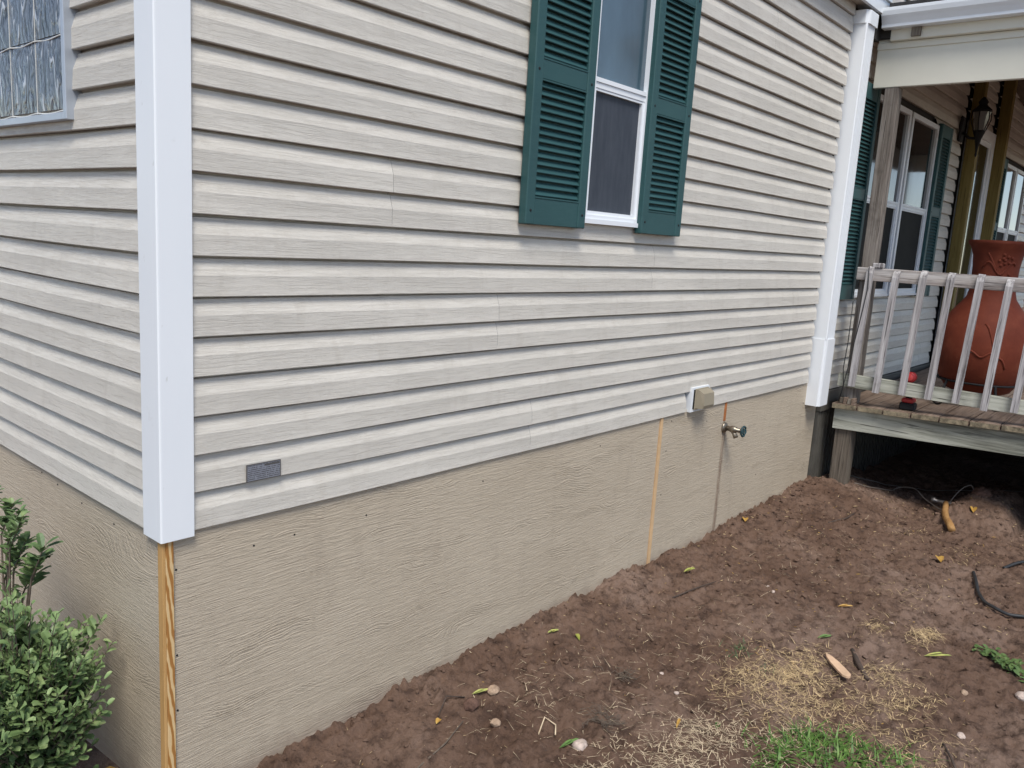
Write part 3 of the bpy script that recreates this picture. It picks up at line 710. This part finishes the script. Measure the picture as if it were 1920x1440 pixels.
MB().lathe([(.002, -.036), (.024, -.035), (.028, -.0325)], (5.262, -.560, zb+.235), 'x', 16).build('lens', 'red_lens', wl, True)

# ------------------------------------------------------------------ shrubs by the end wall
def leaf(mb, p, d, up, L, W, fold=.25, bend=.2):
    d = d.normalized(); s_ = d.cross(up); s_ = s_.normalized() if s_.length > 1e-4 else d.orthogonal().normalized(); n_ = s_.cross(d)
    P = []
    for (a, w, k) in ((0, .12, 0), (.32, .72, .02), (.64, 1.0, .0), (.9, .72, -.03), (1, 0, -.08)):
        c = p+d*(L*a)+n_*(k*L*bend*4); P.append(c)
        if w > 0 and a > 0: P += [c+s_*(W*w*.5)+n_*(W*fold*w*.5), c-s_*(W*w*.5)+n_*(W*fold*w*.5)]
    # indices: 0 base, 1 m1,2 l1,3 r1, 4 m2,5,6, 7 m3,8,9, 10 tip
    mb.add(P, [(0, 1, 2), (0, 3, 1), (1, 4, 5, 2), (1, 3, 6, 4), (4, 7, 8, 5), (4, 6, 9, 7), (7, 10, 8), (7, 9, 10)])
def shrub(name, label, c, rad, base, nshoot, L, W, mat, seed, group=None, nleaf=12, zmin=-1, twig=.17):
    rs = random.Random(seed); t = thing(name, label, 'shrub', base)
    st = MB(); lf = MB(); B = Vector(base); C = Vector(c)
    for i in range(nshoot):
        while True:
            q = Vector((rs.gauss(0, 1), rs.gauss(0, 1), rs.gauss(0, 1)))
            if q.length > .01: q.normalize()
            if q.z > -.75: break
        lump = .80+.24*math.sin(q.x*5+seed)*math.sin(q.y*4.3+1)+.12*math.sin(q.z*7)
        rr = lump*(rs.random()**.35)
        tip = C+Vector((q.x*rad[0], q.y*rad[1], q.z*rad[2]))*rr
        if tip.x > -.015: tip.x = -.015-rs.random()*.04
        d = (tip-B).normalized()*.55+q*.6+Vector((0, 0, .45)); d.normalize()
        tl = twig*rs.uniform(.6, 1.2); p0 = tip-d*tl
        if i % 5 == 0: st.tube([B+Vector((rs.uniform(-.04, .04), rs.uniform(-.04, .04), 0)), B.lerp(p0, .5)+Vector((rs.uniform(-.03, .03), rs.uniform(-.03, .03), .03)), p0, tip], [.008, .005, .0028, .001], 5)
        else: st.tube([p0-d*.06, p0, tip], [.0025, .002, .0008], 4)
        ang = rs.random()*6.28; a = d.orthogonal().normalized()
        for k in range(nleaf):
            u = (k+.5)/nleaf; p = p0.lerp(tip, u); ang += 2.4+rs.uniform(-.3, .3)
            sd_ = (Quaternion(d, ang) @ a); dd = sd_*rs.uniform(.7, 1.0)+d*rs.uniform(.25, .8)*(1+u*.6)+Vector((0, 0, .2))
            sc = rs.uniform(.6, 1.3)*(1.05-.4*u)
            if p.x+dd.x*L > -.004: dd.x = -abs(dd.x)
            leaf(lf, p, dd, Vector((0, 0, 1)) if abs(dd.z) < .95 else Vector((1, 0, 0)), L*sc, W*sc, rs.uniform(.1, .5), rs.uniform(-.1, .4))
    st.build('stems', 'bark', t); lf.build('foliage', mat, t)
    return t
shrub('sage_shrub', 'round sage-green shrub with small oval leaves by the end wall', (-.285, .30, -.475), (.25, .40, .37), (-.27, .30, -1.0), 520, .041, .026, 'sage', 3)
# taller darker shoots on the far left
t = thing('leafy_shoot', 'taller sage-green leafy shoots rising behind the round shrub', 'plant', (-.16, .62, -1.0)); st = MB(); lf = MB(); rs = random.Random(5)
for (tx, ty, tz, n, L) in ((-.20, .50, -.01, 16, .042), (-.22, .42, .0, 14, .040), (-.19, .55, -.06, 16, .042), (-.20, .46, -.09, 16, .046), (-.19, .34, -.075, 9, .060), (-.18, .40, -.135, 12, .064), (-.20, .55, -.15, 18, .05), (-.18, .62, -.02, 18, .045), (-.17, .48, -.18, 14, .055), (-.22, .66, .02, 18, .045)):
    B = Vector((-.16, .62, -1.0)); T = Vector((tx, ty, tz)); mid = Vector((tx-.01, ty+.09, tz-.13))
    st.tube([B, B.lerp(mid, .6)+Vector((-.02, .02, 0)), mid, T], [.006, .0045, .003, .0015], 5)
    n = int(n*2.4); L *= .92
    for k in range(n):
        u = (k+.5)/n; p = mid.lerp(T, u**.7)
        a = rs.random()*6.28; dd = Vector((math.cos(a)*.9, math.sin(a)*.9, rs.uniform(-.2, .7)))+(T-mid).normalized()*.5
        if p.x+dd.x*L > -.01: dd.x = -abs(dd.x)
        leaf(lf, p, dd, Vector((0, 0, 1)), L*rs.uniform(.7, 1.1), L*.42, .3, .2)
st.build('stems', 'bark', t); lf.build('foliage', 'sage_deep', t)

# ------------------------------------------------------------------ soil crumbs, straw, grass
ICO_V = []; p_ = (1+5**.5)/2
for a in (-1, 1):
    for b in (-p_, p_): ICO_V += [(0, a, b), (a, b, 0), (b, 0, a)]
ICO_V = [Vector(v).normalized() for v in ICO_V]
ICO_F = []
for i in range(12):
    for j in range(i+1, 12):
        for k in range(j+1, 12):
            a, b, c = ICO_V[i], ICO_V[j], ICO_V[k]
            if max((a-b).length, (b-c).length, (a-c).length) < 1.1:
                ICO_F.append((i, j, k) if (b-a).cross(c-a).dot(a+b+c) > 0 else (i, k, j))
ICO = np.array([tuple(v) for v in ICO_V])
def lump(mb, c, s, rs, flat=.7):
    V = ICO*(1+rs.uniform(-.32, .32, (12, 1)))*np.array([s*rs.uniform(.7, 1.3), s*rs.uniform(.7, 1.3), s*flat]); t = rs.uniform(0, 6.28); ct, st_ = math.cos(t), math.sin(t)
    V = np.stack([V[:, 0]*ct-V[:, 1]*st_, V[:, 0]*st_+V[:, 1]*ct, V[:, 2]], 1)+np.array(c)
    mb.add(V.tolist(), ICO_F)
cm = MB(); N = 7500
X = rng.uniform(.25, 6.0, N); Y = -np.abs(rng.beta(1.0, 1.5, N))*2.2-.005; S = .0018+.012*rng.random(N)**5.0; S *= (.7+.5*np.clip(X/4, 0, 1))
nearwall = rng.random(N) < .10; Y = np.where(nearwall, -rng.random(N)*.12, Y); S = np.where(nearwall, S*1.1, S)
Z = hgt(X, Y)
for i in range(N): lump(cm, (X[i], Y[i], Z[i]+S[i]*.25), S[i], rng)
tag(cm.build('soil_crumbs', 'soil', None, False), 'loose crumbs of brown soil scattered over the ground', 'soil', kind='stuff')

for nm, mt, n_, lb in (('pale_crumbs', 'straw', 480, 'pale bits of straw and stone sprinkled over the soil'), ('ochre_crumbs', 'husk2', 120, 'tiny ochre bits of leaf sprinkled over the soil'), ('dark_crumbs', 'twig', 700, 'tiny dark bits of bark and root sprinkled over the soil')):
    cm = MB(); X = rng.uniform(.3, 5.6, n_); Y = -np.abs(rng.beta(1.0, 1.4, n_))*2.0-.01; Z = hgt(X, Y)
    for i in range(n_):
        a = rng.uniform(0, 6.28); L_ = rng.uniform(.004, .018)*(.6+.25*X[i]); w_ = rng.uniform(.0010, .0024)*(.6+.22*X[i]); dx, dy = math.cos(a)*L_/2, math.sin(a)*L_/2; px, py = -math.sin(a)*w_/2, math.cos(a)*w_/2; z_ = Z[i]+.0025; t_ = rng.uniform(-.004, .004)
        cm.add([(X[i]-dx-px, Y[i]-dy-py, z_-t_), (X[i]+dx-px, Y[i]+dy-py, z_+t_), (X[i]+dx+px, Y[i]+dy+py, z_+t_), (X[i]-dx+px, Y[i]-dy+py, z_-t_), (X[i], Y[i], z_+w_*.8), (X[i], Y[i], z_-w_)], [(0, 1, 4), (1, 2, 4), (2, 3, 4), (3, 0, 4), (1, 0, 5), (2, 1, 5), (3, 2, 5), (0, 3, 5)])
    tag(cm.build(nm, mt), lb, 'litter', kind='stuff')

def blade(mb, p, d, L, W, curl, up=0.0):
    d = d.normalized(); s_ = Vector((-d.y, d.x, 0)); s_ = s_.normalized() if s_.length > 1e-4 else Vector((1, 0, 0))
    V = []; q = p.copy(); dd = d.copy()
    for k in range(4):
        w = W*(1-k/3.2)*.5; V += [q-s_*w, q+s_*w]; dd = (dd+Vector((random.uniform(-.1, .1), random.uniform(-.1, .1), -curl))).normalized(); q = q+dd*(L/3)
    mb.add(V, [(0, 1, 3, 2), (2, 3, 5, 4), (4, 5, 7, 6)])
def straw_patch(label, spots, mat, seed):
    mb = MB(); rs = random.Random(seed)
    for (cx, cy, rx, ry, n, lay) in spots:
        for i in range(n):
            x = rs.gauss(cx, rx*.5); y = min(-.01, rs.gauss(cy, ry*.5)); a = rs.random()*6.28; L = rs.uniform(.02, .07)
            z = gz_fast(x, y)
            blade(mb, Vector((x, y, z+.001+rs.random()*lay)), Vector((math.cos(a), math.sin(a), rs.uniform(-.05, .45))), L, rs.uniform(.0012, .003), rs.uniform(.0, .22))
    return tag(mb.build('dry_grass', mat), label, 'dry grass', kind='stuff')
def gz_fast(x, y):
    i = min(max(np.searchsorted(xs, x)-1, 0), nx-2); j = min(max(np.searchsorted(ys, y)-1, 0), ny-2); return float(GZ[j, i])
straw_patch('matted golden straw around the wood chip', [(2.25, -1.00, .34, .26, 900, .016), (2.42, -1.02, .22, .14, 420, .02), (2.12, -.90, .22, .14, 240, .01), (2.00, -1.12, .26, .14, 260, .008), (2.17, -1.20, .24, .16, 260, .008)], 'straw', 1)
straw_patch('scattered pale straw clumps right of the matted straw', [(2.59, -1.32, .10, .10, 150, .02), (2.46, -1.42, .16, .13, 260, .014), (3.05, -1.34, .16, .06, 170, .03), (3.14, -1.36, .07, .06, 90, .035), (3.02, -1.14, .12, .06, 110, .012), (2.2, -1.42, .35, .25, 420, .008), (2.05, -1.6, .3, .2, 300, .008), (3.55, -1.1, .3, .2, 90, .006), (4.6, -.85, .3, .15, 90, .01), (4.5, -1.2, .2, .15, 60, .01)], 'straw', 2)
straw_patch('thin pale straw along the front edge of the soil', [(1.55, -.95, .25, .16, 380, .008), (1.40, -1.0, .25, .2, 420, .008), (1.2, -.8, .25, .15, 160, .005), (1.7, -1.2, .3, .2, 350, .008), (2.0, -.6, .8, .4, 260, .004), (1.3, -.35, .6, .25, 160, .004), (3.5, -.6, 1.2, .4, 220, .004)], 'straw2', 3)
def grass_clump(name, label, spots, mat='grass', W=.005, L=(.04, .11), cat='grass'):
    mb = MB(); rs = random.Random(11)
    for (cx, cy, rx, ry, n) in spots:
        for i in range(n):
            x = rs.gauss(cx, rx*.5); y = rs.gauss(cy, ry*.5); a = rs.random()*6.28
            blade(mb, Vector((x, y, gz_fast(x, y)-.002)), Vector((math.cos(a)*.75, math.sin(a)*.75, rs.uniform(.35, 1.2))), rs.uniform(*L), W*rs.uniform(.6, 1.3), rs.uniform(.1, .42))
    return tag(mb.build(name, mat), label, cat, kind='stuff')
grass_clump('green_grass', 'bright green grass growing at the front edge', [(1.72, -1.21, .14, .08, 130), (1.86, -1.27, .14, .07, 150), (1.92, -1.40, .16, .10, 170), (1.76, -1.36, .20, .10, 210), (1.98, -1.55, .14, .10, 90), (1.60, -1.24, .08, .10, 80), (1.66, -1.46, .2, .12, 160)], 'grass', .0085, (.03, .085))
grass_clump('grass_tuft', 'small dark green tuft beside the straw', [(2.33, -.75, .07, .05, 60), (2.27, -.90, .03, .03, 14)], 'dark_leaf', .004, (.03, .06))
wd = MB(); rs = random.Random(8)
for i in range(120):
    u = rs.random(); x = 3.20-.18*u+rs.gauss(0, .035); y = -1.58-.20*u+rs.gauss(0, .02); a = rs.random()*6.28
    leaf(wd, Vector((x, y, gz_fast(x, y)+.004+rs.random()*.02)), Vector((math.cos(a), math.sin(a), rs.uniform(0, .6))), Vector((0, 0, 1)), rs.uniform(.02, .04), rs.uniform(.016, .028))
tag(wd.build('creeping_weed', 'weed'), 'low creeping green weed at the right edge of the soil', 'weed', kind='stuff')

# ------------------------------------------------------------------ single things on the soil
def stone(label, x, y, s, mat, seed, flat=.6, name='stone', grp=None):
    rs = np.random.default_rng(seed); mb = MB(); 
    me = bpy.data.meshes.new(name); V = ICO.copy(); F = list(ICO_F)
    # one subdivision
    V = V.tolist(); cache = {}; F2 = []
    def mid(a, b):
        k = (min(a, b), max(a, b))
        if k not in cache: v = np.array(V[a])+np.array(V[b]); V.append((v/np.linalg.norm(v)).tolist()); cache[k] = len(V)-1
        return cache[k]
    for a, b, c in F:
        ab, bc, ca = mid(a, b), mid(b, c), mid(c, a); F2 += [(a, ab, ca), (b, bc, ab), (c, ca, bc), (ab, bc, ca)]
    V = np.array(V); dirs = rs.normal(size=(7, 3)); dirs /= np.linalg.norm(dirs, axis=1)[:, None]; h_ = rs.uniform(.55, .95, 7)
    r = np.ones(len(V))
    for d_, k in zip(dirs, h_):
        dt = V@d_; r = np.where(dt > 0, np.minimum(r, k/np.maximum(dt, 1e-3)), r)
    V = V*np.minimum(r, 1)[:, None]*rs.uniform(.92, 1.06, (len(V), 1))*np.array([s, s*rs.uniform(.7, 1), s*flat])
    mb.add((V+np.array([x, y, gz(x, y)+s*flat*.35])).tolist(), F2)
    return tag(mb.build(name, mat), label, 'stone' if name == 'stone' else 'clod', 'stones lying on the soil' if name == 'stone' else 'clods of earth on the soil')
stone('dark brown clod of earth beside the tan stones', 1.07, -.25, .040, 'clod', 1, .7, 'earth_clod')
stone('tan stone just behind the dark earth clod', 1.21, -.24, .030, 'stone_tan', 2)
stone('tan stone in front of the dark earth clod', 1.07, -.38, .024, 'stone_tan', 3)
stone('pale pinkish stone under a green blade near the front edge', 1.205, -.675, .036, 'stone_white', 4)
stone('small white pebble left of the straw patch', 1.90, -.60, .013, 'stone_white', 5)
stone('round white pebble nearest the left edge of the straw', 1.80, -.73, .012, 'stone_white', 6)
stone('nearer of the two white pebbles side by side in the middle soil', 3.00, -.62, .013, 'stone_white', 7)
stone('farther of the two white pebbles side by side in the middle soil', 3.05, -.57, .010, 'stone_white', 8)
stone('grey stone at the right edge of the soil', 2.67, -1.61, .020, 'stone_tan', 9)
stone('pale round stone beside a twig at lower right', 2.37, -1.67, .022, 'stone_white', 10)
stone('white chip of stone beyond the straw', 3.14, -1.175, .017, 'stone_white', 11)
stone('whitish rock cut by the right edge of the picture', 2.83, -1.80, .035, 'stone_white', 12)
stone('flat lump of packed earth on the heap by the porch', 5.55, -1.08, .085, 'clod', 13, .5, 'earth_clod')
stone('dark stone near the ochre leaf in the middle soil', 4.35, -1.17, .026, 'clod', 14)
def husk(label, x, y, a, L, W, mat, grp=None):
    mb = MB(); z = gz(x, y)+.008
    d = Vector((math.cos(a), math.sin(a), .12)); leaf(mb, Vector((x, y, z)), d, Vector((0, 0, 1)), L, W, .8, -.1)
    if W < .025: leaf(mb, Vector((x, y, z)), (d+Vector((.1, .06, .16))), Vector((0, 0, 1)), L*.7, W*.7, .8, .1)
    return tag(mb.build('fallen_leaf', mat), label, 'leaf', 'fallen leaves on the soil')
for i, (lb, x, y, a, L, W, mt) in enumerate([
    ('curled yellow-green blade beside the tan stone', 1.13, -.20, -.5, .075, .016, 'husk'), ('left of the two yellow-green leaves lying by the skirting', 1.70, -.12, -.5, .06, .018, 'husk'),
    ('right of the two yellow-green leaves lying by the skirting', 1.80, -.23, .9, .05, .02, 'husk'), ('green blade lying on the pale pinkish stone', 1.15, -.62, -.3, .09, .016, 'grass'),
    ('yellow leaf on the soil below the tap', 2.79, -.20, -.4, .08, .022, 'husk'), ('long yellow husk right of the straw', 2.86, -1.40, -1.0, .12, .018, 'husk'),
    ('green leaf at the back of the straw patch', 2.74, -.96, -.8, .08, .02, 'grass'), ('bright yellow leaf right of the hammer', 5.22, -1.10, .2, .09, .045, 'husk2'),
    ('ochre leaf beside a dark stone in the middle soil', 4.30, -1.13, .5, .07, .05, 'husk2'), ('slim ochre leaf in the middle soil', 3.18, -.90, -1.0, .08, .016, 'husk2'),
    ('ochre scrap near the foot of the skirting seam', 3.80, -.08, .5, .05, .04, 'husk2'), ('small orange leaf near the left end of the soil', .90, -.24, .3, .03, .022, 'husk2'),
    ('ochre stalk below the straw patch', 1.53, -.88, .3, .06, .012, 'husk2'), ('small green leaf low in the middle front', 1.66, -.98, .2, .035, .022, 'grass'), ('orange leaf under the round shrub', -.06, .30, .5, .06, .04, 'husk2')]):
    husk(lb, x, y, a, L, W, mt)
def twig(label, pts, r, mat='twig', name='twig', cat='twig', lift=.006):
    return tag(MB().tube([(x, y, gz_fast(x, y)+lift+dzz) for x, y, dzz in pts], r, 6).build(name, mat, None, True), label, cat, 'twigs on the soil')
twig('pale straight twig near the left end of the soil', [(.98, -.30, .01), (.86, -.33, .006), (.72, -.335, .0)], [.002, .003, .003], 'bark')
twig('dark bent twig on the soil below the skirting seam', [(2.52, -.29, 0), (2.64, -.31, .008), (2.72, -.33, .004), (2.86, -.36, .012)], [.005, .004, .004, .002])
twig('brown stick running out at the lower right edge', [(2.26, -1.63, .0), (2.16, -1.68, .01), (2.02, -1.75, .0)], [.004, .005, .005])
twig('short dark twig in the soil in front of the porch', [(4.35, -.42, 0), (4.55, -.47, .012), (4.72, -.47, .0)], [.006, .005, .004])
twig('thick brown root fragment beside the wood chip', [(2.72, -1.13, 0), (2.60, -1.20, .012), (2.50, -1.27, .004)], [.010, .013, .008])
twig('curled dry stem in front of the earth clod', [(1.18, -.50, 0), (1.24, -.48, .012), (1.26, -.52, .02), (1.22, -.55, .01)], .003, 'straw2')
twig('forked dark twig near the left end of the soil', [(.95, -.20, .0), (1.02, -.17, .015), (1.10, -.19, .0)], .003)
for lb, cx, cy in (('brown tangle of roots left of the straw patch', 1.76, -.49), ('small root tangle near the front edge', 1.40, -.64)):
    mb = MB()
    for i in range(46):
        a = random.random()*6.28; b = random.uniform(-.1, .9); p = Vector((cx+random.gauss(0, .02), cy+random.gauss(0, .02), gz(cx, cy))); L = random.uniform(.03, .08)
        mb.tube([p, p+Vector((math.cos(a)*L*.6, math.sin(a)*L*.6, L*.5*b)), p+Vector((math.cos(a+.4)*L, math.sin(a+.4)*L, L*.4*b))], .0011, 4)
    tag(mb.build('root_tangle', 'bark'), lb, 'roots', 'root tangles on the soil')
cv = [(0, .0), (.03, .012), (.08, .020), (.14, .022), (.19, .020), (.205, .010), (.208, 0)]
mb = MB(); pts = cv+[(a, -b) for a, b in cv[-2:0:-1]]; n = len(pts); ang = math.atan2(-.17, -.16); ca, sa = math.cos(ang), math.sin(ang); zc = gz(2.49, -1.14)+.03
T = [(2.57+a*ca-b*sa, -1.06+a*sa+b*ca) for a, b in pts]
mb.add([(x, y, zc) for x, y in T]+[(x, y, zc+.009) for x, y in T], [tuple(range(n))[::-1], tuple(range(n, 2*n))]+[(i, (i+1) % n, n+(i+1) % n, n+i) for i in range(n)])
tag(mb.build('wood_chip', 'chip'), 'flat pale wooden sliver lying on the straw', 'wood chip')
# hammer
hm = thing('hammer', 'claw hammer with curved orange-brown handle lying on the soil', 'hammer', (5.1, -.95, -.86))
HZ = lambda x, y: float(hgt(np.array([x]), np.array([y]), False)[0])+.012
hp = [(5.36, -.895), (5.26, -.918), (5.16, -.938), (5.04, -.975), (4.93, -1.025), (4.85, -1.055)]
rr = [.019, .021, .022, .022, .024, .023]
z0_, z1_ = HZ(5.36, -.895)+.034, HZ(4.85, -1.055)+.022
MB().tube([(x, y, z0_+(z1_-z0_)*(5.36-x)/.51) for x, y in hp], rr, 12).build('handle', 'handle', hm, True)
hx, hy = 5.375, -.89; hz = HZ(hx, hy)+.04
MB().tube([(hx+.02, hy+.10, hz), (hx+.018, hy+.075, hz), (hx+.016, hy+.070, hz), (hx+.012, hy+.035, hz), (hx, hy, hz), (hx-.01, hy-.05, hz+.006), (hx-.025, hy-.10, hz-.006), (hx-.03, hy-.125, hz-.02)], [.021, .021, .013, .015, .019, .014, .009, .004], 10).build('head', 'steel', hm, True)
# hose
def cable(name, label, cat, pts, r, mat, nsub=6, lift=0):
    P = []
    for i in range(len(pts)-1):
        p0, p1, p2, p3 = (np.array(pts[max(min(j, len(pts)-1), 0)], float) for j in (i-1, i, i+1, i+2))
        for k in range(nsub):
            t = k/nsub; q = .5*((2*p1)+(-p0+p2)*t+(2*p0-5*p1+4*p2-p3)*t*t+(-p0+3*p1-3*p2+p3)*t**3); P.append(q)
    P.append(np.array(pts[-1], float))
    zz = hgt(np.array([q[0] for q in P]), np.array([q[1] for q in P]), False)
    return tag(MB().tube([(q[0], q[1], float(z)+.009+lift+q[2]) for q, z in zip(P, zz)], r, 8).build(name, mat, None, True), label, cat)
cable('garden_hose', 'black hose curving across the soil at the right edge', 'hose', [(4.26, -1.315, -.01), (4.15, -1.345, .004), (4.0, -1.39, .004), (3.83, -1.46, .006), (3.76, -1.56, .004), (3.78, -1.66, .004), (3.82, -1.8, .004), (4.2, -1.95, .004), (4.75, -1.75, .004), (4.68, -1.56, .006), (4.55, -1.47, .002), (4.47, -1.435, -.012)], .0095, 'rubber', 6, .010)
cable('ground_cable', 'thin grey cable looping on the ground under the porch', 'cable', [(5.25, -.28, .02), (5.5, -.45, .01), (5.62, -.50, .05), (5.58, -.62, .09), (5.50, -.74, .03), (5.46, -.86, .005), (5.52, -.93, .06), (5.60, -.99, .07), (5.55, -1.03, .0)], .004, 'wire')
cable('ground_cable', 'second grey cable lying across the dark soil beneath the deck', 'cable', [(5.45, -.16, .01), (5.85, -.40, .02), (6.3, -.62, .01), (6.9, -1.3, .01)], .0035, 'wire')
